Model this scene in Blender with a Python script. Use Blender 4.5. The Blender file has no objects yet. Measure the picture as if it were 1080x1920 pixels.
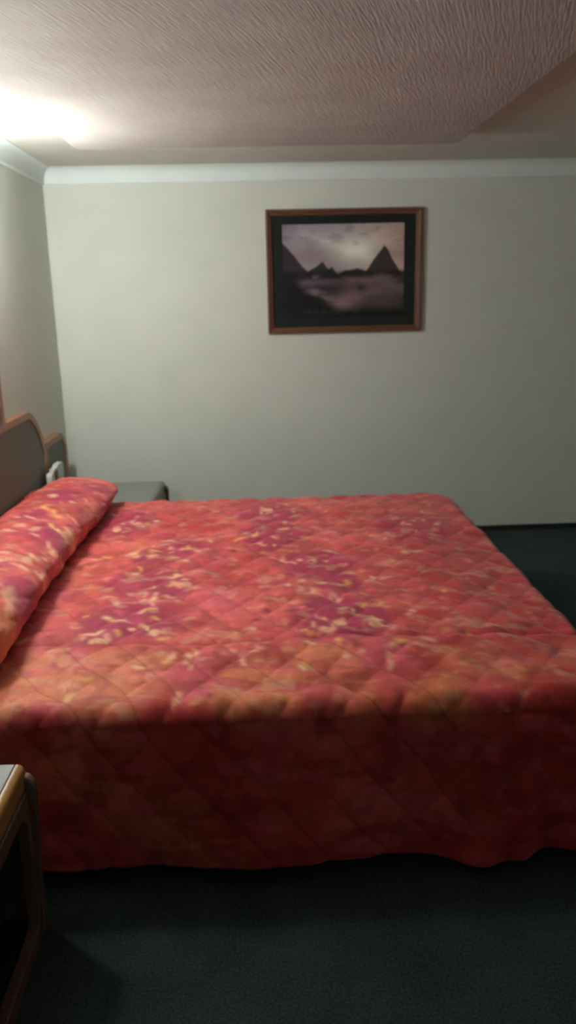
import bpy, bmesh, math
import numpy as np
from mathutils import Vector, Matrix

rng = np.random.default_rng(7)
scene = bpy.context.scene
COL = scene.collection

# ------------------------------------------------------------------ helpers
def link(o, parent=None):
    COL.objects.link(o)
    if parent is not None:
        o.parent = parent
    return o

def thing(name, label, cat, loc, group=None):
    o = bpy.data.objects.new(name, None)
    o.location = loc
    o.empty_display_size = 0.1
    o['label'] = label
    o['category'] = cat
    if group:
        o['group'] = group
    return link(o)

def obj(name, bm, mat, parent=None, smooth=False, bevel=0.0, segs=3):
    """World-coordinate bmesh -> one mesh object (moved into the parent's frame)."""
    bmesh.ops.recalc_face_normals(bm, faces=bm.faces[:])
    if parent is not None:
        bm.transform(Matrix.Translation(-parent.matrix_basis.translation) if parent.parent is None
                     else Matrix.Translation(-(parent.matrix_basis.translation + parent.parent.matrix_basis.translation)))
    me = bpy.data.meshes.new(name)
    bm.to_mesh(me)
    bm.free()
    me.materials.append(mat)
    if smooth:
        for p in me.polygons:
            p.use_smooth = True
    o = link(bpy.data.objects.new(name, me), parent)
    if bevel > 0:
        b = o.modifiers.new('bevel', 'BEVEL')
        b.width = bevel
        b.segments = segs
        b.limit_method = 'ANGLE'
        b.angle_limit = math.radians(40)
        if not smooth:
            for p in me.polygons:
                p.use_smooth = True
            w = o.modifiers.new('wn', 'WEIGHTED_NORMAL')
            w.keep_sharp = True
    return o

def box(bm, x0, x1, y0, y1, z0, z1):
    vs = [bm.verts.new(c) for c in ((x0,y0,z0),(x1,y0,z0),(x1,y1,z0),(x0,y1,z0),
                                    (x0,y0,z1),(x1,y0,z1),(x1,y1,z1),(x0,y1,z1))]
    for f in ((3,2,1,0),(4,5,6,7),(0,1,5,4),(1,2,6,5),(2,3,7,6),(3,0,4,7)):
        bm.faces.new([vs[i] for i in f])
    return bm

def prism(bm, pts, fn0, fn1):
    """extrude a closed 2-D outline: fn0/fn1 map (a,b) to the two end points"""
    A = [bm.verts.new(fn0(a, b)) for a, b in pts]
    B = [bm.verts.new(fn1(a, b)) for a, b in pts]
    n = len(pts)
    bm.faces.new(A)
    bm.faces.new(B[::-1])
    for i in range(n):
        j = (i+1) % n
        bm.faces.new((A[i], B[i], B[j], A[j]))
    return bm

def ring_prism(bm, outer, inner, fn0, fn1):
    """closed band between two outlines with the same point count, extruded"""
    n = len(outer)
    oa = [bm.verts.new(fn0(*p)) for p in outer]; ob = [bm.verts.new(fn1(*p)) for p in outer]
    ia = [bm.verts.new(fn0(*p)) for p in inner]; ib = [bm.verts.new(fn1(*p)) for p in inner]
    for i in range(n):
        j = (i+1) % n
        bm.faces.new((oa[i], oa[j], ia[j], ia[i]))
        bm.faces.new((ob[j], ob[i], ib[i], ib[j]))
        bm.faces.new((oa[j], oa[i], ob[i], ob[j]))
        bm.faces.new((ia[i], ia[j], ib[j], ib[i]))
    return bm

def rrect(a0, a1, b0, b1, radii, n=10):
    """rounded rectangle; radii = (a0b0, a1b0, a1b1, a0b1)"""
    pts = []
    for (ca, cb, r, st) in ((a0, b0, radii[0], 180), (a1, b0, radii[1], 270), (a1, b1, radii[2], 0), (a0, b1, radii[3], 90)):
        r = max(r, 1e-4)
        oa = ca + r if ca == a0 else ca - r
        ob = cb + r if cb == b0 else cb - r
        for k in range(n+1):
            t = math.radians(st + 90*k/n)
            pts.append((oa + r*math.cos(t), ob + r*math.sin(t)))
    return pts

def lathe(bm, prof, c, n=32, closed=False):
    rings = []
    for r, z in prof:
        rings.append([bm.verts.new((c[0]+r*math.cos(2*math.pi*k/n), c[1]+r*math.sin(2*math.pi*k/n), c[2]+z)) for k in range(n)])
    m = len(rings)
    for i in range(m if closed else m-1):
        a, b = rings[i], rings[(i+1) % m]
        for k in range(n):
            bm.faces.new((a[k], a[(k+1) % n], b[(k+1) % n], b[k]))
    if not closed:
        bm.faces.new(rings[0][::-1])
        bm.faces.new(rings[-1])
    return bm

def tube(bm, pts, r, n=12):
    pts = [Vector(p) for p in pts]
    rings = []
    for i, p in enumerate(pts):
        d = (pts[min(i+1, len(pts)-1)] - pts[max(i-1, 0)]).normalized()
        up = Vector((0, 1, 0)) if abs(d.y) < .9 else Vector((1, 0, 0))
        u = d.cross(up).normalized(); v = d.cross(u)
        rings.append([bm.verts.new(p + r*(math.cos(2*math.pi*k/n)*u + math.sin(2*math.pi*k/n)*v)) for k in range(n)])
    for a, b in zip(rings[:-1], rings[1:]):
        for k in range(n):
            bm.faces.new((a[k], a[(k+1) % n], b[(k+1) % n], b[k]))
    bm.faces.new(rings[0][::-1]); bm.faces.new(rings[-1])
    return bm

def vnoise(x, y, seed=0):
    """smooth numpy value noise in 0..1"""
    r = np.random.default_rng(seed).random((256, 256))
    xi = np.floor(x).astype(int); yi = np.floor(y).astype(int)
    fx = x - xi; fy = y - yi
    fx = fx*fx*(3-2*fx); fy = fy*fy*(3-2*fy)
    g = lambda i, j: r[i % 256, j % 256]
    return ((g(xi, yi)*(1-fx) + g(xi+1, yi)*fx)*(1-fy) + (g(xi, yi+1)*(1-fx) + g(xi+1, yi+1)*fx)*fy)

def fbm(x, y, seed=0, octv=4):
    t = 0; a = .5; s = 0
    for k in range(octv):
        t = t + a*vnoise(x*2**k, y*2**k, seed+k*13); s += a; a *= .5
    return t/s

def sstep(a, b, x):
    t = np.clip((x-a)/(b-a), 0, 1)
    return t*t*(3-2*t)

def lin(r, g, b):
    c = np.array([r, g, b])/255.
    return tuple(np.where(c <= .04045, c/12.92, ((c+.055)/1.055)**2.4))

# ------------------------------------------------------------------ materials
def new_mat(name):
    m = bpy.data.materials.new(name)
    m.use_nodes = True
    nt = m.node_tree
    return m, nt, nt.nodes['Principled BSDF']

def N(nt, t, **kw):
    n = nt.nodes.new(t)
    for k, v in kw.items():
        if k in n.inputs:
            n.inputs[k].default_value = v
        else:
            setattr(n, k, v)
    return n

def ramp(nt, stops):
    n = nt.nodes.new('ShaderNodeValToRGB')
    e = n.color_ramp.elements
    while len(e) < len(stops):
        e.new(.5)
    for el, (p, c) in zip(e, stops):
        el.position = p
        el.color = (*c, 1)
    return n

def coords(nt, scale=(1, 1, 1), rot=(0, 0, 0)):
    tc = nt.nodes.new('ShaderNodeTexCoord')
    mp = nt.nodes.new('ShaderNodeMapping')
    mp.inputs['Scale'].default_value = scale
    mp.inputs['Rotation'].default_value = rot
    nt.links.new(tc.outputs['Object'], mp.inputs['Vector'])
    return mp

def plain(name, c0, c1=None, rough=.6, scale=40, bump=.1, bscale=200, stretch=(1, 1, 1), bdist=.002, rot=(0,0,0), metallic=0, spec=.4):
    m, nt, b = new_mat(name)
    c1 = c1 or tuple(x*.85 for x in c0)
    mp = coords(nt, stretch, rot)
    n = N(nt, 'ShaderNodeTexNoise', Scale=scale, Detail=5.0)
    nt.links.new(mp.outputs[0], n.inputs['Vector'])
    r = ramp(nt, [(.3, c1), (.7, c0)])
    nt.links.new(n.outputs['Fac'], r.inputs[0])
    nt.links.new(r.outputs[0], b.inputs['Base Color'])
    b.inputs['Roughness'].default_value = rough
    b.inputs['Metallic'].default_value = metallic
    b.inputs['Specular IOR Level'].default_value = spec
    if bump:
        n2 = N(nt, 'ShaderNodeTexNoise', Scale=bscale, Detail=3.0)
        nt.links.new(mp.outputs[0], n2.inputs['Vector'])
        bp = N(nt, 'ShaderNodeBump', Strength=bump, Distance=bdist)
        nt.links.new(n2.outputs['Fac'], bp.inputs['Height'])
        nt.links.new(bp.outputs[0], b.inputs['Normal'])
    return m

def wood(name, c0, c1, rot=(0, 0, 0), rough=.38):
    m, nt, b = new_mat(name)
    mp = coords(nt, (1, 1, 1), rot)
    n = N(nt, 'ShaderNodeTexNoise', Scale=6.0, Detail=4.0)
    st = nt.nodes.new('ShaderNodeMapping'); st.inputs['Scale'].default_value = (14, 1.2, 14)
    nt.links.new(mp.outputs[0], st.inputs[0]); nt.links.new(st.outputs[0], n.inputs['Vector'])
    r = ramp(nt, [(.25, c1), (.75, c0)])
    nt.links.new(n.outputs['Fac'], r.inputs[0]); nt.links.new(r.outputs[0], b.inputs['Base Color'])
    b.inputs['Roughness'].default_value = rough
    bp = N(nt, 'ShaderNodeBump', Strength=.08, Distance=.001)
    nt.links.new(n.outputs['Fac'], bp.inputs['Height']); nt.links.new(bp.outputs[0], b.inputs['Normal'])
    return m

M = {}
M['wall'] = plain('wall_vinyl', (.64, .66, .595), (.61, .63, .565), .75, 6, .12, 140, bdist=.003, spec=.2)
M['cornice'] = plain('cornice_paint', (.72, .79, .76), (.68, .75, .72), .6, 10, .05, 90, spec=.3)
M['ceiling'] = plain('ceiling_paint', (.60, .60, .53), (.56, .56, .50), .8, 8, .15, 120, spec=.2)
M['baseboard'] = plain('baseboard_dark', (.012, .016, .015), None, .8, 40, .2, 300)
M['laminate'] = plain('grey_laminate', (.235, .245, .225), (.205, .215, .198), .45, 120, .03, 400)
M['headfabric'] = plain('headboard_panel', (.20, .225, .195), (.175, .197, .17), .7, 60, .25, 500, spec=.2)
M['dark'] = plain('dark_interior', (.014, .014, .013), None, .6, 30, .05, 100)
M['wood'] = wood('oak_edge', (.36, .165, .085), (.24, .10, .05))
M['woodv'] = wood('oak_edge_upright', (.36, .165, .085), (.24, .10, .05), (math.pi/2, 0, 0))
M['ns_edge'] = wood('honey_edge', (.50, .27, .08), (.38, .19, .055))
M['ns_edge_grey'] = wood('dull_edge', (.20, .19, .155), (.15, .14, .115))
M['ns_wood'] = wood('nightstand_wood', (.20, .12, .085), (.13, .08, .055), (math.pi/2, 0, 0))
M['frame'] = wood('frame_wood', (.155, .062, .034), (.095, .038, .022), (0, 0, math.pi/2), .35)
M['framev'] = wood('frame_wood_upright', (.155, .062, .034), (.095, .038, .022), (math.pi/2, 0, 0), .35)
M['mat'] = plain('mat_board', (.011, .017, .014), None, .7, 50, .05, 200, spec=.2)
M['white'] = plain('white_plastic', (.62, .64, .58), (.57, .59, .53), .45, 60, .0)
M['slot'] = plain('dark_slot', (.015, .012, .01), None, .6, 60, .0)
M['mattress'] = plain('mattress_ticking', (.5, .48, .44), None, .8, 30, .2, 100)
M['base'] = plain('bed_base_cloth', (.012, .013, .013), None, .9, 30, .2, 200)
M['metal'] = plain('brushed_metal', (.35, .33, .30), None, .35, 60, .05, 200, metallic=1)

# carpet
m, nt, b = new_mat('carpet_pile')
mp = coords(nt)
n = N(nt, 'ShaderNodeTexNoise', Scale=160.0, Detail=4.0); nt.links.new(mp.outputs[0], n.inputs['Vector'])
n3 = N(nt, 'ShaderNodeTexNoise', Scale=5.0, Detail=3.0); nt.links.new(mp.outputs[0], n3.inputs['Vector'])
ad = N(nt, 'ShaderNodeMath', operation='MULTIPLY_ADD'); ad.inputs[1].default_value = .35
nt.links.new(n3.outputs['Fac'], ad.inputs[0]); nt.links.new(n.outputs['Fac'], ad.inputs[2])
r = ramp(nt, [(.45, (.020, .032, .033)), (.9, (.060, .085, .085))])
nt.links.new(ad.outputs[0], r.inputs[0]); nt.links.new(r.outputs[0], b.inputs['Base Color'])
b.inputs['Roughness'].default_value = .95; b.inputs['Specular IOR Level'].default_value = .1
bp = N(nt, 'ShaderNodeBump', Strength=.6, Distance=.006)
nt.links.new(n.outputs['Fac'], bp.inputs['Height']); nt.links.new(bp.outputs[0], b.inputs['Normal'])
M['carpet'] = m

# brushed plaster of the dropped ceiling panel: streaks run ~18 degrees off the room's depth
m, nt, b = new_mat('brushed_plaster')
mp = coords(nt, (1, 1, 1), (0, 0, math.radians(18)))
st = nt.nodes.new('ShaderNodeMapping'); st.inputs['Scale'].default_value = (150, 11, 20)
nt.links.new(mp.outputs[0], st.inputs[0])
n = N(nt, 'ShaderNodeTexNoise', Scale=1.0, Detail=2.0, Roughness=.45); nt.links.new(st.outputs[0], n.inputs['Vector'])
n3 = N(nt, 'ShaderNodeTexNoise', Scale=4.0, Detail=3.0); nt.links.new(mp.outputs[0], n3.inputs['Vector'])
r = ramp(nt, [(.3, (.365, .325, .295)), (.7, (.415, .38, .352))])
nt.links.new(n3.outputs['Fac'], r.inputs[0]); nt.links.new(r.outputs[0], b.inputs['Base Color'])
b.inputs['Roughness'].default_value = .85; b.inputs['Specular IOR Level'].default_value = .2
bp = N(nt, 'ShaderNodeBump', Strength=.4, Distance=.005)
nt.links.new(n.outputs['Fac'], bp.inputs['Height']); nt.links.new(bp.outputs[0], b.inputs['Normal'])
M['plaster'] = m

# bedspread: dye colours live in a mesh colour attribute, weave and fine mottling here
m, nt, b = new_mat('quilted_print')
at = N(nt, 'ShaderNodeAttribute', attribute_name='dye')
mp = coords(nt)
n = N(nt, 'ShaderNodeTexNoise', Scale=26.0, Detail=6.0, Roughness=.65); nt.links.new(mp.outputs[0], n.inputs['Vector'])
r = ramp(nt, [(.25, (.78, .72, .72)), (.75, (1.16, 1.2, 1.2))])
nt.links.new(n.outputs['Fac'], r.inputs[0])
mx = N(nt, 'ShaderNodeMix', data_type='RGBA', blend_type='MULTIPLY')
mx.inputs['Factor'].default_value = 1
nt.links.new(at.outputs['Color'], mx.inputs['A']); nt.links.new(r.outputs[0], mx.inputs['B'])
nt.links.new(mx.outputs['Result'], b.inputs['Base Color'])
b.inputs['Roughness'].default_value = .62; b.inputs['Specular IOR Level'].default_value = .25
b.inputs['Sheen Weight'].default_value = .15
n2 = N(nt, 'ShaderNodeTexNoise', Scale=90.0, Detail=4.0); nt.links.new(mp.outputs[0], n2.inputs['Vector'])
bp = N(nt, 'ShaderNodeBump', Strength=.18, Distance=.004)
nt.links.new(n2.outputs['Fac'], bp.inputs['Height']); nt.links.new(bp.outputs[0], b.inputs['Normal'])
M['quilt'] = m

m, nt, b = new_mat('art_print')
at = N(nt, 'ShaderNodeAttribute', attribute_name='ink')
nt.links.new(at.outputs['Color'], b.inputs['Base Color'])
b.inputs['Roughness'].default_value = .5; b.inputs['Specular IOR Level'].default_value = .2
M['print'] = m

m = bpy.data.materials.new('picture_glass'); m.use_nodes = True; nt = m.node_tree; nt.nodes.clear()
out = nt.nodes.new('ShaderNodeOutputMaterial')
tr = nt.nodes.new('ShaderNodeBsdfTransparent'); gl = nt.nodes.new('ShaderNodeBsdfGlossy')
gl.inputs['Roughness'].default_value = .03
fr = nt.nodes.new('ShaderNodeFresnel'); fr.inputs['IOR'].default_value = 1.45
ms = nt.nodes.new('ShaderNodeMixShader')
ge = nt.nodes.new('ShaderNodeNewGeometry')
mb = nt.nodes.new('ShaderNodeMath'); mb.operation = 'MULTIPLY_ADD'; mb.inputs[1].default_value = -1; mb.inputs[2].default_value = 1
mf_ = nt.nodes.new('ShaderNodeMath'); mf_.operation = 'MULTIPLY'
nt.links.new(ge.outputs['Backfacing'], mb.inputs[0]); nt.links.new(mb.outputs[0], mf_.inputs[0]); nt.links.new(fr.outputs[0], mf_.inputs[1])
nt.links.new(mf_.outputs[0], ms.inputs[0]); nt.links.new(tr.outputs[0], ms.inputs[1]); nt.links.new(gl.outputs[0], ms.inputs[2])
nt.links.new(ms.outputs[0], out.inputs['Surface'])
M['glass'] = m

SHADE_E = 290.0
for nm, e in (('shade', SHADE_E), ('shade_dim', SHADE_E*.44)):
    m, nt, b = new_mat('lit_' + nm)
    b.inputs['Base Color'].default_value = (.7, .68, .62, 1)
    b.inputs['Emission Color'].default_value = (.955, 1.0, .975, 1)
    b.inputs['Emission Strength'].default_value = e
    M[nm] = m

# ------------------------------------------------------------------ camera (solved from the photograph's vanishing points)
H = 1.5
def nrm(v): return v/np.linalg.norm(v)
def cray(p): return nrm(np.array([p[0]-540., -(p[1]-960.), -1500.]))
vy = cray((480, 556)); nd = cray((665, 6600))
Zc = -nrm(nd - nd.dot(vy)*vy); Yc_ = vy; Xc = np.cross(Yc_, Zc)
Rw = np.array([Xc, Yc_, Zc])                       # world = Rw @ cam
cam_d = bpy.data.cameras.new('camera')
cam = link(bpy.data.objects.new('camera', cam_d))
mw = Matrix([list(Rw[0])+[0], list(Rw[1])+[0], list(Rw[2])+[H], [0, 0, 0, 1]])
cam.matrix_world = mw
cam_d.sensor_fit = 'VERTICAL'; cam_d.sensor_height = 36; cam_d.sensor_width = 20.25
cam_d.lens = 1500/1920*36
cam_d.clip_start = .01
cam_d.dof.use_dof = True
cam_d.dof.focus_distance = 0.95
cam_d.dof.aperture_fstop = 7.5
scene.camera = cam
def on_z(px, py, z):
    r = Rw @ cray((px, py)); t = (z-H)/r[2]
    return np.array([0, 0, H]) + t*r
def on_y(px, py, y):
    r = Rw @ cray((px, py)); t = y/r[1]
    return np.array([0, 0, H]) + t*r

# ------------------------------------------------------------------ room shell
XL, XR, YB, YF = -1.196, 2.9, 4.94, -1.3
ZC = 2.226
def struct(name, bm, mat, label, smooth=False, bevel=0):
    o = obj(name, bm, mat, None, smooth, bevel)
    o['kind'] = 'structure'; o['label'] = label
    return o
struct('floor', box(bmesh.new(), XL-.1, XR+.1, YF-.1, YB+.1, -.1, 0), M['carpet'], 'dark green-grey carpet')
struct('wall_back', box(bmesh.new(), XL-.1, XR+.1, YB, YB+.1, 0, ZC), M['wall'], 'pale beige back wall behind the picture')
struct('wall_left', box(bmesh.new(), XL-.1, XL, YF-.1, YB, 0, ZC), M['wall'], 'pale wall behind the headboard')
struct('wall_right', box(bmesh.new(), XR, XR+.1, YF-.1, YB, 0, ZC), M['wall'], 'pale wall right of the bed')
struct('wall_front', box(bmesh.new(), XL, XR, YF-.1, YF, 0, ZC), M['wall'], 'pale wall behind the camera')
struct('ceiling', box(bmesh.new(), XL-.1, XR+.1, YF-.1, YB+.1, ZC, ZC+.1), M['ceiling'], 'smooth outer ceiling')
bm = bmesh.new()
prism(bm, rrect(-.79, .945, YF+.02, 3.955, (.02, .02, .05, .03), 5), lambda a, b: (a, b, 2.158), lambda a, b: (a, b, ZC))
struct('trim_1', bm, M['plaster'], 'dropped ceiling panel of brushed plaster', bevel=.006)
def cove_profile(r0=.05, zl=2.14):
    pts = [(0, ZC), (0, zl), (.012, zl), (.014, zl+.006)]
    h = ZC - .004 - (zl+.010)
    for k in range(13):
        t = math.radians(90*k/12)
        pts.append((.014 + r0*(1-math.cos(t)), zl+.010 + h*math.sin(t)))
    pts += [(.014+r0, ZC)]
    return pts
cp = cove_profile()
def cove(name, f0, f1, label):
    bm = bmesh.new(); prism(bm, cp, f0, f1)
    o = struct(name, bm, M['cornice'], label)
    return o
cove('trim_2', lambda a, b: (XL, YB-a, b), lambda a, b: (XR, YB-a, b), 'white cove cornice along the back wall')
cove('trim_3', lambda a, b: (XL+a, YF, b), lambda a, b: (XL+a, YB, b), 'white cove cornice along the left wall')
cove('trim_4', lambda a, b: (XR-a, YF, b), lambda a, b: (XR-a, YB, b), 'white cove cornice along the right wall')
struct('baseboard_back', box(bmesh.new(), XL, XR, YB-.012, YB, 0, .035), M['baseboard'], 'low dark baseboard under the back wall', bevel=.003)
struct('baseboard_left', box(bmesh.new(), XL, XL+.012, YF, YB-.012, 0, .035), M['baseboard'], 'low dark baseboard under the left wall', bevel=.003)

# ------------------------------------------------------------------ headboard
HX0, HX1 = XL+.0005, -1.150
hb = thing('headboard', 'stepped wooden headboard with grey-brown panels fixed along the left wall', 'headboard', (HX0, 2.845, 0))
def cut_rect(y0, y1, z0, z1, rl, rr, ex=1.55, n=14):
    """upright board outline whose top corners are soft chamfers"""
    pts = [(y0, z0), (y1, z0)]
    for k in range(n+1):
        t = math.radians(90*k/n)
        pts.append((y1-rr+rr*math.cos(t)**(2/ex) if k < n else y1-rr, z1-rr+rr*math.sin(t)**(2/ex)))
    for k in range(n+1):
        t = math.radians(90-90*k/n)
        pts.append((y0+rl-rl*max(math.cos(t), 0)**(2/ex), z1-rl+rl*math.sin(t)**(2/ex)))
    return pts
def hpanel(name, y0, y1, z0, z1, rl, rr, xf, edge=.034, ex=1.55):
    out = cut_rect(y0, y1, z0, z1, rl, rr, ex)
    inn = cut_rect(y0+edge, y1-edge, z0+.003, z1-edge, max(rl-edge*.6, .003), max(rr-edge*.6, .003), ex)
    f = obj(name, prism(bmesh.new(), inn, lambda a, b: (HX0, a, b), lambda a, b: (xf-.006, a, b)), M['headfabric'], hb, bevel=.002)
    e = obj('wood_edge', ring_prism(bmesh.new(), out, inn, lambda a, b: (HX0, a, b), lambda a, b: (xf, a, b)), M['wood'], f, bevel=.004)
    e['label'] = 'orange-brown wooden edging'
    return f
CY = 2.845
hpanel('main_panel', 2*CY-4.275, 4.275, .037, .968, .25, .25, HX1)
hpanel('raised_panel', 2*CY-3.645, 3.645, .9685, 1.30, .12, .12, HX1)
hpanel('end_panel', 4.2755, 4.735, .037, .765, .003, .10, HX1)
hpanel('end_panel', 2*CY-4.735, 2*CY-4.2755, .037, .765, .10, .003, HX1)

# ------------------------------------------------------------------ bed under the spread
bed = thing('bed', 'king-size bed hidden under the red quilted bedspread', 'bed', (-.1, 2.875, 0))
obj('bed_base', box(bmesh.new(), -1.12, .88, 1.88, 3.87, .10, .27), M['base'], bed, bevel=.02)
obj('mattress', box(bmesh.new(), -1.12, .88, 1.88, 3.87, .2705, .485), M['mattress'], bed, bevel=.04)
for x in (-1.02, .78):
    for y in (2.02, 2.875, 3.73):
        bm = bmesh.new(); lathe(bm, [(.022, 0), (.026, .02), (.03, .0995)], (x, y, 0), 20)
        obj('leg', bm, M['dark'], bed, smooth=False)

# ------------------------------------------------------------------ bedspread
XH, XF, YN, YFAR, RC = -1.135, .945, 1.805, 3.945, .13
RR = .045
ZT = .535
CROWN = .022
QP, QQ = .150, .195
def quilt(p, q):
    w = .75*(fbm(p*2.6+11, q*2.6+5, 3, 3)-.5)
    a = p/QP + q/QQ + w; c = p/QP - q/QQ - .45*w
    sa = np.abs(np.sin(np.pi*a)); sc = np.abs(np.sin(np.pi*c))
    puff = np.power(np.clip(sa*sc, 0, 1), .38)
    line = np.exp(-(sc/.08)**2)*.45*sstep(.35, .55, fbm(p*4+3, q*4+8, 15, 2)) + np.exp(-(sa/.08)**2)*(.35+.65*sstep(.3, .5, fbm(p*3+53, q*3+8, 17, 2)))
    return puff, np.clip(line, 0, 1)

# --- dye pattern in cloth coordinates (p along the bed, q across it)
CORAL = np.array(lin(224, 92, 86)); MAG = np.array(lin(170, 30, 74)); RED = np.array(lin(190, 46, 44))
ORANGE = np.array(lin(226, 128, 84)); PEACH = np.array(lin(252, 196, 150)); PINK = np.array(lin(222, 86, 104))
DEEP = np.array(lin(150, 34, 40)); YELL = np.array(lin(240, 178, 96))
def spl(px, py, rx, ry, z=.53):
    c = on_z(px, py, z); c2 = on_z(px, py+ry, z); c3 = on_z(px+rx, py, z)
    return (c[0], c[1], abs(c3[0]-c[0]), max(abs(c2[1]-c[1]), .03))
mag_px = [(235,985,50,24),(262,1100,60,26),(255,1168,85,36),(310,1110,45,20),(505,968,65,16),(505,1008,60,22),(590,1062,60,24),
          (625,1160,75,40),(680,1172,45,26),(770,985,70,20),(800,1005,60,18),(205,1185,50,28),(350,1030,40,14),(300,1050,40,14),(640,1100,40,18)]
pnk_px = [(365,1265,55,48),(720,1240,60,46),(110,1120,40,25),(420,1130,60,30),(160,1230,30,12)]
red_px = [(880,1000,60,24),(940,1080,70,40),(980,1130,60,30),(870,1030,60,24),(1010,1170,50,20),(700,1040,70,18),(800,1080,60,18),(640,930,60,12),
          (850,1130,50,20),(480,1040,70,14),(380,990,70,12),(780,1160,70,18)]
ora_px = [(60,1275,110,60),(190,1275,120,62),(270,1262,60,58),(500,1275,80,56),(600,1245,75,44),(670,1270,50,50),(900,1235,90,36),(980,1240,90,40),(1090,1260,80,40),
          (440,1290,60,40),(1060,1215,60,20),(830,1290,80,40)]
flo_px = [(190,1210,30,8),(160,1205,14,6),(285,1192,20,9),(275,1182,9,6),(305,1188,10,5),(350,1238,10,14),(360,1250,8,6),(265,1118,30,6),(345,1104,14,9),(332,1096,8,6),
          (210,1136,12,6),(262,1043,16,7),(245,1052,12,5),(185,1055,14,5),(222,998,12,6),(270,990,14,5),(255,984,8,5),(612,1188,28,9),(640,1178,14,8),(600,1098,18,6),
          (705,1175,18,10),(698,1165,8,6),(700,1092,8,10),(655,1155,6,10),(130,1298,16,12),(125,1280,10,14),(330,1300,14,18),(430,1222,18,5),(452,1230,12,8),(385,1280,12,10),
          (280,1260,14,12),(735,1235,14,8),(650,1230,10,14),(790,1205,16,6),(560,1250,14,10),(900,1250,16,8),(540,985,10,6),(560,970,12,4),(500,960,14,4),(400,960,14,4),
          (480,1010,10,6),(700,1010,16,4),(760,1040,16,5),(620,1040,12,5),(830,1115,12,6),(950,1190,16,6),(470,1190,16,7),(800,960,14,4),(540,1105,10,8)]
MAGS = [(a, c, ra*1.15, rb*1.2) for a, c, ra, rb in (spl(*m_) for m_ in mag_px)]; PNKS = [spl(*a) for a in pnk_px]; REDS = [spl(*a) for a in red_px]
ORAS = [spl(*a) for a in ora_px]; FLOS = [spl(*a) for a in flo_px]
def field(S, p, q, k=1.0, wig=.05, seed=40):
    pw = p + wig*(fbm(p*9, q*9, seed)-.5)*2; qw = q + wig*(fbm(p*9+31, q*9+17, seed+5)-.5)*2
    v = np.zeros_like(p)
    for (a, c, ra, rb) in S:
        v = np.maximum(v, np.exp(-(((pw-a)/ra)**2 + ((qw-c)/rb)**2)*k))
    return v
def mixc(C, col, f):
    col = col if np.ndim(col) == 2 else np.asarray(col)[None, :]
    return C*(1-f[:, None]) + col*f[:, None]
def dye(p, q, extra=None, splats=True, seed=0):
    C = np.tile(CORAL, (len(p), 1))
    big = fbm(p*3.2+seed*7.3, q*2.6+4+seed*3.1, 21+seed, 4)
    C = mixc(C, RED, .65*sstep(.50, .66, big))
    b2 = fbm(p*5+9+seed, q*5+2, 77+seed, 4)
    C = mixc(C, MAG, (.45 if splats else .75)*sstep(.56, .70, b2))
    b3 = fbm(p*6+3, q*6+8+seed, 91+seed, 4)
    C = mixc(C, ORANGE, .30*sstep(.55, .72, b3))
    if splats:
        C = mixc(C, RED, .8*sstep(.25, .8, field(REDS, p, q)))
        C = mixc(C, MAG, sstep(.2, .6, field(MAGS, p, q))*.95)
        o = sstep(.25, .7, field(ORAS, p, q, wig=.03)) * sstep(2.155, 2.125, q)
        C = mixc(C, ORANGE, .9*o)
        C = mixc(C, PINK, .8*sstep(.3, .8, field(PNKS, p, q)))
        C = mixc(C, PEACH, .8*sstep(.42, .8, field(FLOS, p, q, k=1.2, wig=.03, seed=60))*(.55+.45*sstep(.35, .55, fbm(p*40, q*40, 61, 2))))
    # foot-ward half reads redder
    if splats:
        C = mixc(C, RED, .62*sstep(.2, .9, p))
    # drape zones beyond the top: larger patches
    if splats:
        dr = sstep(1.80, 1.70, q)
        pat = fbm(p*4+2, q*4+60, 33, 3)
        C = mixc(C, ORANGE*.8, dr*.4*sstep(.5, .65, pat))
        C = mixc(C, RED, dr*.45*sstep(.5, .62, fbm(p*3.5+40, q*3.0+9, 35, 3)))
        C = mixc(C, DEEP, dr*.25*sstep(.52, .62, fbm(p*5+70, q*5+9, 37, 3)))
    # leaves and dappled darker strokes
    st1 = fbm(p*7+15, q*20+3, 155+seed, 3)
    mf = field(MAGS, p, q) if splats else np.zeros_like(p)
    C = mixc(C, RED*.8, .55*sstep(.52, .64, st1)*(1-.8*mf))
    st2 = fbm(p*9+85, q*24+33, 158+seed, 3)
    C = mixc(C, PINK*1.1, .40*sstep(.54, .68, st2)*(1-.8*mf))
    lf = fbm(p*16+5, q*11+3, 55+seed, 3)
    C = mixc(C, DEEP, .42*sstep(.56, .70, lf))
    lf2 = fbm(p*17+50, q*26+31, 58+seed, 3)
    C = mixc(C, PEACH*.85, .34*(sstep(1.70, 1.80, q)*.85+.15 if splats else 1)*sstep(.62, .76, lf2))
    puff, line = quilt(p, q)
    C = mixc(C, DEEP*.75, .55*line)                 # darker red along the quilting lines
    seam = np.exp(-((q-2.145-.012*np.sin(p*9))/.006)**2)
    if splats:
        C = mixc(C, DEEP, .4*seam)
    return C

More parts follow.
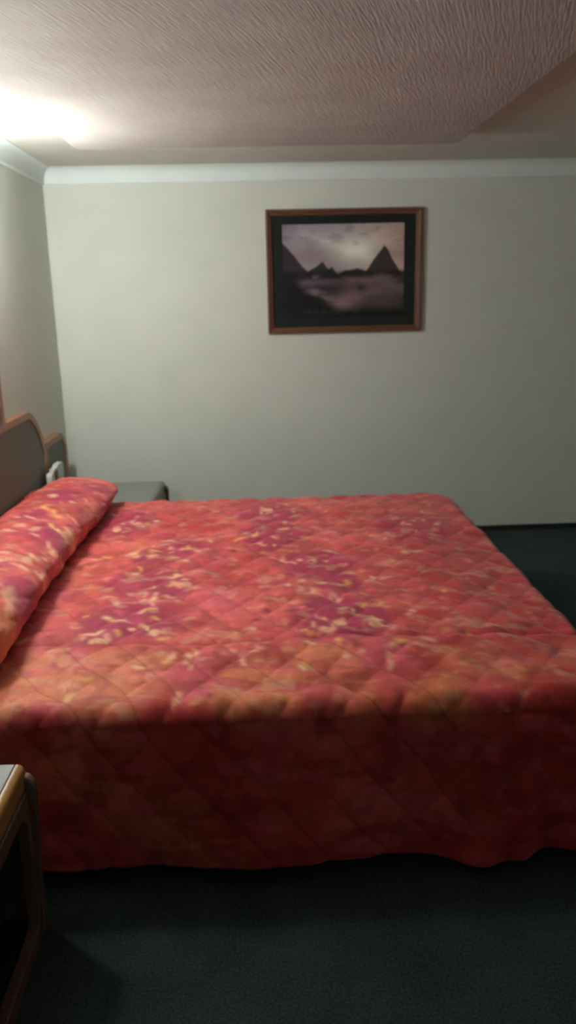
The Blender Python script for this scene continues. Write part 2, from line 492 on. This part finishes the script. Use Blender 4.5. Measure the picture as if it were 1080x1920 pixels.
def strokes(C, P, n, seed, centers, spread_, cols, lmin=.010, lmax=.028):
    """small petal and stem strokes of the print, scattered round the given spots"""
    r = np.random.default_rng(seed)
    for k in range(n):
        c = centers[r.integers(len(centers))]
        ctr = np.array([c[0] + r.normal(0, spread_), c[1] + r.normal(0, spread_)])
        ang = r.uniform(0, np.pi); L = r.uniform(lmin, lmax); W = r.uniform(.006, .012); bend = r.uniform(-14, 14)
        near = np.where((np.abs(P[:, 0]-ctr[0]) < .09) & (np.abs(P[:, 1]-ctr[1]) < .09))[0]
        if len(near) == 0:
            continue
        d = P[near] - ctr
        a = d[:, 0]*np.cos(ang) + d[:, 1]*np.sin(ang); b_ = -d[:, 0]*np.sin(ang) + d[:, 1]*np.cos(ang)
        f = np.exp(-(a/L)**4 - ((b_ - bend*a*a)/W)**2)*r.uniform(.55, .95)
        C[near] = mixc(C[near], cols[r.integers(len(cols))], f)
    return C

def cloth_object(name, V, nu, nv, C, parent, wrap_v=False):
    """grid (nu rows x nv columns) -> mesh object with a dye colour attribute"""
    idx = np.arange(nu*nv).reshape(nu, nv)
    A = idx[:-1, :-1].ravel(); B = idx[:-1, 1:].ravel(); D = idx[1:, 1:].ravel(); E = idx[1:, :-1].ravel()
    F = np.stack([A, B, D, E], 1)
    if wrap_v:
        F = np.concatenate([F, np.stack([idx[:-1, -1], idx[:-1, 0], idx[1:, 0], idx[1:, -1]], 1)])
    me = bpy.data.meshes.new(name)
    org = np.array(parent.location)
    me.vertices.add(nu*nv); me.vertices.foreach_set('co', (V-org).astype(np.float32).ravel())
    me.loops.add(F.size); me.loops.foreach_set('vertex_index', F.astype(np.int32).ravel())
    me.polygons.add(len(F)); me.polygons.foreach_set('loop_start', np.arange(0, F.size, 4, dtype=np.int32))
    me.polygons.foreach_set('use_smooth', np.ones(len(F), dtype=bool))
    me.update(calc_edges=True); me.validate()
    ca = me.color_attributes.new('dye', 'FLOAT_COLOR', 'POINT')
    ca.data.foreach_set('color', np.concatenate([C, np.ones((len(C), 1))], 1).astype(np.float32).ravel())
    me.materials.append(M['quilt'])
    return link(bpy.data.objects.new(name, me), parent)

spread = thing('bedspread', 'quilted red, magenta and orange floral bedspread draped over the king-size bed', 'bedspread', (-.1, 2.875, 0))
ds = .0075
def path():
    B, Nn = [], []
    L1 = (XF-RC) - XH
    for k in range(int(L1/ds)):
        B.append((XH + L1*k/int(L1/ds), YN)); Nn.append((0, -1))
    na = 48
    for k in range(na):
        t = math.radians(-90 + 90*k/na)
        B.append((XF-RC+RC*math.cos(t), YN+RC+RC*math.sin(t))); Nn.append((math.cos(t), math.sin(t)))
    L2 = YFAR-YN-2*RC
    for k in range(int(L2/ds)):
        B.append((XF, YN+RC+L2*k/int(L2/ds))); Nn.append((1, 0))
    for k in range(na):
        t = math.radians(90*k/na)
        B.append((XF-RC+RC*math.cos(t), YFAR-RC+RC*math.sin(t))); Nn.append((math.cos(t), math.sin(t)))
    for k in range(int(L1/ds)+1):
        B.append((XF-RC - L1*k/int(L1/ds), YFAR)); Nn.append((0, 1))
    return np.array(B), np.array(Nn)
B, Nn = path()
nS = len(B)
inner = B - Nn*RR
yc = (YN+YFAR)/2
xs = XF - 1.0
T = np.stack([np.minimum(B[:, 0], xs), np.full(nS, yc)], 1)
# arc length along the rim for the hanging folds
arc = np.concatenate([[0], np.cumsum(np.linalg.norm(np.diff(B, axis=0), axis=1))])
rows, uvs, dirs = [], [], []
nt_top = 150
for k in range(nt_top):                              # spine -> rim
    f = 1 - k/nt_top
    P = inner*(1-f) + T*f
    i = np.minimum.reduce([P[:, 1]-YN, YFAR-P[:, 1], XF-P[:, 0]])
    z = ZT - CROWN*(1-sstep(RR, .34, i))
    rows.append(np.column_stack([P, z])); uvs.append(P); dirs.append(np.tile([0, 0, 1.], (nS, 1)))
ztr = ZT - CROWN
nr = 10
for k in range(nr):
    ph = math.pi/2*k/nr
    P = B + Nn*(-RR + RR*math.sin(ph)); z = ztr - RR + RR*math.cos(ph)
    rows.append(np.column_stack([P, np.full(nS, z)])); uvs.append(B + Nn*(-RR+RR*ph))
    dirs.append(np.column_stack([Nn*math.sin(ph), np.full(nS, math.cos(ph))]))
ztd = ztr - RR
hem = .042 + .018*fbm(arc*1.8, arc*0+3, 8, 2) - .010*np.exp(-((B[:, 0]-.63)/.13)**2)*(B[:, 1] < 2.0)
nd_ = 58
for k in range(nd_+1):
    f = k/nd_
    l = (ztd-hem)*f
    fold = .016*f*np.sin(arc*13 + 2*np.sin(arc*3.1)) + .020*f*(fbm(arc*6, f*1.5+arc*0, 12, 3)-.5)*2
    fold += .022*(f**.6)*(1-.5*f)*np.exp(-((arc-1.70)/.035)**2)           # one deep hanging crease near the foot
    fold += .040*(f**.4)*(1-.6*f)*np.exp(-((arc-1.80)/.030)**2)
    flare = fold - .004
    P = B + Nn*flare[:, None]
    rows.append(np.column_stack([P, ztd-l])); uvs.append(B + Nn*(-RR+RR*math.pi/2 + l)[:, None])
    dirs.append(np.column_stack([Nn, np.zeros(nS)]))
V = np.concatenate(rows); UV = np.concatenate(uvs); DR = np.concatenate(dirs)
p, q = UV[:, 0], UV[:, 1]
puff, line = quilt(p, q)
h = .0085*(puff-.4) + .010*(fbm(p*9, q*9, 101, 4)-.5) + .010*(fbm(p*3.1, q*4.3+8, 103, 3)-.5)
h += .007*(fbm(p*22+3, q*12, 107, 3)-.5)
h -= .006*np.exp(-((q-2.145-.012*np.sin(p*9))/.010)**2)
V = V + DR*h[:, None]
Cd = dye(p, q)
PETAL = [PEACH, PEACH, np.array(lin(250, 170, 150)), YELL]
Cd = strokes(Cd, UV, 135, 5, [(a[0], a[1]) for a in MAGS], .085, PETAL)
Cd = strokes(Cd, UV, 65, 6, [(a[0], a[1]) for a in FLOS], .03, PETAL)
Cd = strokes(Cd, UV, 120, 9, [(rng.uniform(-.7, .9), rng.uniform(1.8, 3.9)) for _ in range(60)], .04, [np.array(lin(236, 140, 110)), PINK, DEEP])
cover = cloth_object('cover', V, len(rows), nS, Cd, spread)
sol = cover.modifiers.new('thick', 'SOLIDIFY'); sol.thickness = .006; sol.offset = -1

# the length of spread tucked round the pillows
nv_, nu_ = 300, 130
y0, y1 = 1.90, 4.03
uu = np.linspace(0, 2*np.pi, nu_, endpoint=False)
vv = np.linspace(0, 1, nv_)
Vp, pq = [], []
for v in vv:
    y = y0 + (y1-y0)*v
    e0 = np.clip(v/.055, 0, 1); e1 = np.clip((1-v)/.10, 0, 1)
    prof = max(1e-3, (1-(1-e0)**2.4)**.5) * max(1e-3, (1-(1-e1)**2.2)**.5)
    mid = 1 - .05*np.exp(-((v-.5)/.07)**2) + .02*math.sin(v*17)
    a = .215*(prof**.45); bz = .100*prof*mid*(1-.34*np.clip((y-3.15)/.7, 0, 1))
    xc = -.925 + .012*math.sin(v*9+1)
    zc = .520 + .090*prof**.6 - .012*np.clip((y-3.15)/.7, 0, 1)
    c, s = np.cos(uu), np.sin(uu)
    ex = 2.05
    X = xc + a*np.sign(c)*np.abs(c)**(2/ex); Zz = zc + bz*np.sign(s)*np.abs(s)**(2/ex)
    # lean: top pushed towards the headboard, belly over the tuck
    Zz = Zz - np.where(Zz > zc, .05*np.clip((-.98-X)/.12, 0, 1), 0)
    X = np.maximum(X, -1.130)
    Vp.append(np.column_stack([X, np.full(nu_, y), Zz])); pq.append(np.column_stack([uu*.19+3.0, np.full(nu_, y)]))
Vp = np.concatenate(Vp); pq = np.concatenate(pq)
p2, q2 = pq[:, 0], pq[:, 1]
puff, line = quilt(p2, q2)
cen = np.column_stack([np.full(len(Vp), -.925), Vp[:, 1], np.full(len(Vp), .615)])
dv = Vp-cen; dv /= np.maximum(np.linalg.norm(dv, axis=1), 1e-4)[:, None]
seamfade = np.minimum(1, np.minimum(uu, 2*np.pi-uu)*4)
seamfade = np.tile(seamfade, nv_)
hh = (.008*(puff-.5) + .014*(fbm(p2*8, q2*8, 131, 4)-.5) + .02*(fbm(p2*3, q2*3, 133, 3)-.5))*seamfade
hh *= np.clip(np.minimum((q2-y0)/.06, (y1-q2)/.08), 0, 1)
Vp = Vp + dv*hh[:, None]
Vp[:, 0] = np.maximum(Vp[:, 0], -1.131)
Cp = np.tile(CORAL, (len(Vp), 1))
Cp = dye(p2, q2, splats=False, seed=2)
# magenta and peach patches of the print along the roll, orange at the near end
xw = Vp[:, 0]; yw = Vp[:, 1]
def pillow_field(L):
    v = np.zeros(len(Vp)); 
    pw = xw + .03*(fbm(xw*12, yw*9, 201)-.5)*2; qw = yw + .06*(fbm(xw*12+9, yw*9, 203)-.5)*2
    for (px, py, rx, ry, z) in L:
        c = on_z(px, py, z); c3 = on_z(px+rx, py, z); c2 = on_z(px, py+ry, z)
        v = np.maximum(v, np.exp(-(((pw-c[0])/max(.03, abs(c3[0]-c[0])))**2 + ((qw-c[1])/max(.05, abs(c2[1]-c[1])))**2)))
    return v
Cp = mixc(Cp, MAG, .9*sstep(.2, .75, pillow_field([(120,925,40,16,.70),(90,985,40,20,.71),(100,1000,26,16,.70),(45,1085,40,26,.70),(185,915,26,12,.66),(60,960,22,12,.72)])))
Cp = mixc(Cp, PEACH, .5*sstep(.5, .9, pillow_field([(60,985,14,8,.71),(130,990,12,12,.68),(40,975,10,6,.72),(85,1050,12,8,.69),(50,1040,14,8,.70),(12,1130,14,16,.68),(20,1120,8,20,.67),(100,925,14,6,.71)])))
pc = [(-.85, 3.6), (-.95, 3.0), (-.86, 2.9), (-.80, 2.6), (-.86, 2.5), (-.9, 3.3), (-.78, 3.1)]
Cp = strokes(Cp, Vp[:, :2], 75, 15, pc, .09, [PEACH, PEACH, np.array(lin(250, 170, 150)), YELL])
Cp = mixc(Cp, ORANGE, .95*sstep(2.16, 2.06, yw))
roll = cloth_object('pillow_roll', Vp, nv_, nu_, Cp, spread, wrap_v=True)
roll['label'] = 'rounded roll of the bedspread tucked round the pillows'

# ------------------------------------------------------------------ nightstands
def nightstand(y0, y1, label, edge_mat, edge_label):
    t = thing('nightstand', label, 'nightstand', (-.86, (y0+y1)/2, 0), 'matching nightstands beside the bed')
    xb, xf, zt = -1.145, -.572, .460
    # top: grey laminate slab and a rolled wooden front edge
    obj('top', box(bmesh.new(), xb, xf-.0225, y0+.004, y1-.004, zt-.030, zt), M['laminate'], t, bevel=.002)
    pts = [(xf-.022, zt-.0005), (xf-.022, zt-.055), (xf, zt-.055)]
    for k in range(9):
        a = math.radians(90*k/8)
        pts.append((xf-.018+.018*math.cos(a), zt-.0205+.020*math.sin(a)))
    e = obj('front_edge', prism(bmesh.new(), pts, lambda a, b: (a, y0+.004, b), lambda a, b: (a, y1-.004, b)), edge_mat, t, bevel=.002)
    e['label'] = edge_label
    # side boards with a stepped rounded shoulder
    for ys in (y0, y1-.024):
        sp = [(xb, .0), (xf+.008, .0), (xf+.022, zt-.052)]
        for k in range(7):
            a = math.radians(90*k/6)
            sp.append((xf-.008+.030*math.cos(a), zt-.052+.030*math.sin(a)))
        sp += [(xf-.02, zt-.022), (xf-.023, zt-.0305), (xb, zt-.0305)]
        obj('side_board', prism(bmesh.new(), sp, lambda a, b: (a, ys, b), lambda a, b: (a, ys+.024, b)), M['ns_wood'], t, bevel=.004)
    # front frame round a dark opening with rounded corners
    yi0, yi1 = y0+.0275, y1-.0275
    out = rrect(yi0, yi1, .004, zt-.058, (.003,)*4, 8)
    inn = rrect(yi0+.022, yi1-.022, .045, zt-.10, (.02, .02, .045, .045), 8)
    obj('front_frame', ring_prism(bmesh.new(), out, inn, lambda a, b: (xf-.022, a, b), lambda a, b: (xf+.006, a, b)), M['ns_wood'], t, bevel=.003)
    obj('back_board', box(bmesh.new(), xb, xb+.012, y0+.0245, y1-.0245, .004, zt-.031), M['dark'], t)
    obj('shelf', box(bmesh.new(), xb+.0125, xf-.03, y0+.0245, y1-.0245, .02, .045), M['dark'], t, bevel=.002)
    d = obj('drawer', box(bmesh.new(), xb+.05, xf-.024, y0+.03, y1-.03, .19, zt-.06), M['dark'], t, bevel=.004)
    d['label'] = 'near-black drawer front'
    return t
nightstand(1.065, 1.675, 'nightstand with pale grey top and honey wood edge, at the near side of the bed', M['ns_edge'], 'honey-coloured rounded wooden edge')
nightstand(4.035, 4.640, 'grey-topped nightstand beyond the far side of the bed, by the back wall', M['ns_edge_grey'], 'dull brown-grey rounded edge')

# white stand on the far nightstand, against the headboard
hd = thing('brochure_holder', 'small white upright holder with a dark slot, on the far nightstand beside the headboard', 'holder', (-1.10, 4.26, .4605))
obj('back_plate', prism(bmesh.new(), rrect(4.268, 4.392, .4605, .648, (.003, .003, .03, .012), 5), lambda a, b: (-1.125, a, b), lambda a, b: (-1.095, a, b)), M['white'], hd, bevel=.003)
obj('front_plate', prism(bmesh.new(), rrect(4.120, 4.188, .4605, .628, (.003, .003, .012, .02), 5), lambda a, b: (-1.122, a, b), lambda a, b: (-1.092, a, b)), M['white'], hd, bevel=.003)
obj('bridge', box(bmesh.new(), -1.122, -1.094, 4.1885, 4.2675, .624, .640), M['white'], hd, bevel=.003)
s_ = obj('slot', box(bmesh.new(), -1.122, -1.108, 4.1885, 4.2675, .4605, .6235), M['slot'], hd)
s_['label'] = 'dark slot'

# ------------------------------------------------------------------ framed picture
PX0, PX1, PZ0, PZ1 = .068, .986, 1.280, 1.984
pic = thing('framed_picture', 'wood-framed print of dark peaks above clouds at sunset, hung on the back wall', 'picture', ((PX0+PX1)/2, YB, PZ0))
FW = .036
def mitre(name, pa, pb, pc, pd, mat):
    """one frame side: outer a-b, inner d-c, raised towards the outside"""
    bm = bmesh.new()
    def sec(o, i):
        ox, oz = o; ix, iz = i
        L = lambda f: (ox+(ix-ox)*f, oz+(iz-oz)*f)
        return [(L(0), 0.0005), (L(0), .022), (L(.12), .030), (L(.40), .030), (L(.62), .022), (L(.85), .020), (L(1), .014), (L(1), .0005)]
    s0 = [bm.verts.new((x, YB-d, z)) for (x, z), d in sec(pa, pd)]
    s1 = [bm.verts.new((x, YB-d, z)) for (x, z), d in sec(pb, pc)]
    n = len(s0)
    bm.faces.new(s0); bm.faces.new(s1[::-1])
    for i in range(n):
        j = (i+1) % n
        bm.faces.new((s0[i], s1[i], s1[j], s0[j]))
    return obj(name, bm, mat, pic)
o = [(PX0, PZ0), (PX1, PZ0), (PX1, PZ1), (PX0, PZ1)]
i_ = [(PX0+FW, PZ0+FW), (PX1-FW, PZ0+FW), (PX1-FW, PZ1-FW), (PX0+FW, PZ1-FW)]
for k in range(4):
    mitre('frame_rail' if k % 2 == 0 else 'frame_stile', o[k], o[(k+1) % 4], i_[(k+1) % 4], i_[k], M['frame'] if k % 2 == 0 else M['framev'])
g = .0005
ax0, ax1, az0, az1 = .163, .882, 1.372, 1.900
obj('mat_board', ring_prism(bmesh.new(), [(PX0+FW+g, PZ0+FW+g), (PX1-FW-g, PZ0+FW+g), (PX1-FW-g, PZ1-FW-g), (PX0+FW+g, PZ1-FW-g)],
                            [(ax0, az0), (ax1, az0), (ax1, az1), (ax0, az1)], lambda a, b: (a, YB-.006, b), lambda a, b: (a, YB-.009, b)), M['mat'], pic)
# the print: a fine grid carrying ink colours
nx, nz = 260, 190
gx, gz = np.meshgrid(np.linspace(0, 1, nx), np.linspace(0, 1, nz))
u, v = gx.ravel(), gz.ravel()
n1 = fbm(u*5, v*7, 301, 4); n2 = fbm(u*9, v*14, 303, 4)
sky0 = np.array(lin(172, 160, 170)); glow = np.array(lin(255, 252, 236)); rose = np.array(lin(212, 180, 168))
C = np.tile(sky0, (len(u), 1))
C = mixc(C, rose, sstep(.4, .9, u)*.8)
C = mixc(C, np.array(lin(226, 190, 176)), .8*np.exp(-((u-.93)/.14)**2-((v-.72)/.2)**2))
C = mixc(C, np.array(lin(150, 120, 128)), .6*np.exp(-((v-.66-.0*u)/.1)**2))
C = mixc(C, glow, np.clip(1.05*np.exp(-((u-.62)/.20)**2 - ((v-.72)/.17)**2), 0, 1))
C = mixc(C, glow, .5*np.exp(-((v-.96+.42*u)/.06)**2)*sstep(.05, .45, u)*sstep(.75, .55, u))
C = C*(.75+.5*n1)[:, None]
C = mixc(C, np.array(lin(110, 96, 112)), .35*sstep(.55, .7, n2)*sstep(.6, .9, v))
cloud = np.array(lin(140, 120, 126)); lowd = np.array(lin(50, 48, 52))
hz = .50 + .04*(fbm(u*8, u*0, 305, 3)-.5)
below = sstep(hz+.03, hz-.03, v)
CC = np.tile(lowd, (len(u), 1))
CC = mixc(CC, cloud, sstep(.42, .62, fbm(u*4, v*7, 307, 4)))
CC = mixc(CC, np.array(lin(164, 124, 132)), .9*np.exp(-((u-.58+.55*(.25-v))/.13)**2-((v-.2)/.13)**2))
CC = mixc(CC, np.array(lin(140, 118, 130)), .7*np.exp(-((u-.25)/.2)**2-((v-.40)/.06)**2))
CC = mixc(CC, np.array(lin(140, 112, 120)), .7*np.exp(-((u-.60)/.12)**2-((v-.37)/.07)**2))
CC = mixc(CC, np.array(lin(124, 102, 104)), .7*np.exp(-((u-.85)/.2)**2-((v-.25)/.2)**2))
CC = mixc(CC, np.array(lin(18, 18, 20)), .9*sstep(.30, .12, u+.25*(n1-.5)))
CC = mixc(CC, np.array(lin(20, 19, 21)), .95*sstep(.02, -.10, v-.42+.75*(u-.05)+.12*(n2-.5))*sstep(.62, .5, u))
CC = mixc(CC, np.array(lin(30, 26, 28)), .8*np.exp(-((u-.645)/.05)**2-((v-.31)/.05)**2))
CC = mixc(CC, np.array(lin(22, 21, 22)), sstep(.13, .03, v))
CC = CC*.72
C = mixc(C*.88, CC, below)
inkd = np.array(lin(30, 28, 27))
def peak(uc, vc, sl, sr, base, jag=.02):
    j = jag*(fbm(u*22, v*0+uc*9, 311, 3)-.5)*2
    top = vc - np.where(u < uc, (uc-u)*sl, (u-uc)*sr) + j
    return sstep(.012, -.012, v-top)*sstep(base-.05, base+.02, v)
for a in ((.835, .775, 1.9, 2.2, .47), (-.03, .86, 1.0, 1.55, .42), (.33, .60, .9, 1.6, .46), (.40, .54, 1.0, 1.2, .42), (.60, .53, .35, .4, .46), (.55, .52, .6, .5, .44)):
    C = mixc(C, inkd, .92*peak(*a))
# faint pale strokes of the caption line under the scene, not readable in the photograph either
st_ = np.clip(sstep(.35, .6, vnoise(u*46, v*0+4, 321)), 0, 1)*np.exp(-((v-.055)/.018)**2)*sstep(.14, .18, u)*sstep(.84, .80, u)
C = mixc(C, np.array(lin(62, 68, 66)), .6*st_)
me = bpy.data.meshes.new('art_print')
verts = np.column_stack([ax0+(ax1-ax0)*u, np.full(len(u), YB-.0065), az0+(az1-az0)*v]) - np.array(pic.location)
idx = np.arange(nx*nz).reshape(nz, nx)
F = np.stack([idx[:-1, :-1].ravel(), idx[:-1, 1:].ravel(), idx[1:, 1:].ravel(), idx[1:, :-1].ravel()], 1)
me.from_pydata(verts.tolist(), [], F.tolist())
ca = me.color_attributes.new('ink', 'FLOAT_COLOR', 'POINT')
ca.data.foreach_set('color', np.concatenate([C, np.ones((len(C), 1))], 1).astype(np.float32).ravel())
me.materials.append(M['print'])
link(bpy.data.objects.new('art_print', me), pic)
obj('glass_pane', box(bmesh.new(), PX0+FW+g, PX1-FW-g, YB-.0125, YB-.0105, PZ0+FW+g, PZ1-FW-g), M['glass'], pic)

# ------------------------------------------------------------------ wall lamps over the headboard (just out of frame, they light the room)
def wall_lamp(y, z, label, power, glow):
    x = -1.128
    t = thing('wall_lamp', label, 'lamp', (XL, y, z), 'wall lamps over the headboard')
    bm = bmesh.new(); prism(bm, rrect(y-.04, y+.04, z-.17, z-.05, (.02,)*4, 6), lambda a, b: (XL+.0005, a, b), lambda a, b: (XL+.018, a, b))
    obj('back_plate', bm, M['metal'], t, bevel=.003)
    obj('arm', tube(bmesh.new(), [(XL+.015, y, z-.12), (XL+.06, y, z-.135), (x-.005, y, z-.13), (x, y, z-.088)], .007), M['metal'], t, smooth=True)
    bm = bmesh.new()
    lathe(bm, [(.034, -.08), (.054, .08), (.0555, .08), (.0355, -.08)], (x, y, z), 40, closed=True)
    sh = obj('shade', bm, glow, t, smooth=True); sh['label'] = 'glowing cream shade'
    bm = bmesh.new(); lathe(bm, [(.0005, -.087), (.028, -.086), (.034, -.081), (.0005, -.0805)], (x, y, z), 40)
    obj('added_bottom_cap', bm, M['metal'], t, smooth=False)  # added to close the shade and keep the bulb's direct light off the bed
    bm = bmesh.new(); lathe(bm, [(.012, -.0795), (.014, -.05), (.026, -.01), (.028, .01), (.018, .032), (.004, .04)], (x, y, z), 24)
    bulb = obj('bulb', bm, M['bulb'], t, smooth=True)
    ld = bpy.data.lights.new('bulb_light', 'POINT'); ld.energy = power; ld.color = (.97, 1, .97); ld.shadow_soft_size = .03
    lo = link(bpy.data.objects.new('bulb_light', ld), t); lo.location = (x-XL, 0, .055)
    return t
m, nt, b = new_mat('lit_bulb'); b.inputs['Emission Color'].default_value = (1, .95, .86, 1); b.inputs['Emission Strength'].default_value = 30
M['bulb'] = m
wall_lamp(3.38, 1.86, 'lit wall lamp over the far end of the headboard', 17, M['shade'])
wall_lamp(2.16, 1.50, 'lit wall lamp over the near end of the headboard', 1.2, M['shade_dim'])

# ------------------------------------------------------------------ world and view
w = bpy.data.worlds.new('world'); scene.world = w; w.use_nodes = True
w.node_tree.nodes['Background'].inputs[0].default_value = (.02, .02, .022, 1)
w.node_tree.nodes['Background'].inputs[1].default_value = .2
vs = scene.view_settings
scene.display_settings.display_device = 'sRGB'
vs.view_transform = 'Standard'; vs.look = 'None'; vs.exposure = 0.0; vs.gamma = 1.0; vs.use_curve_mapping = False
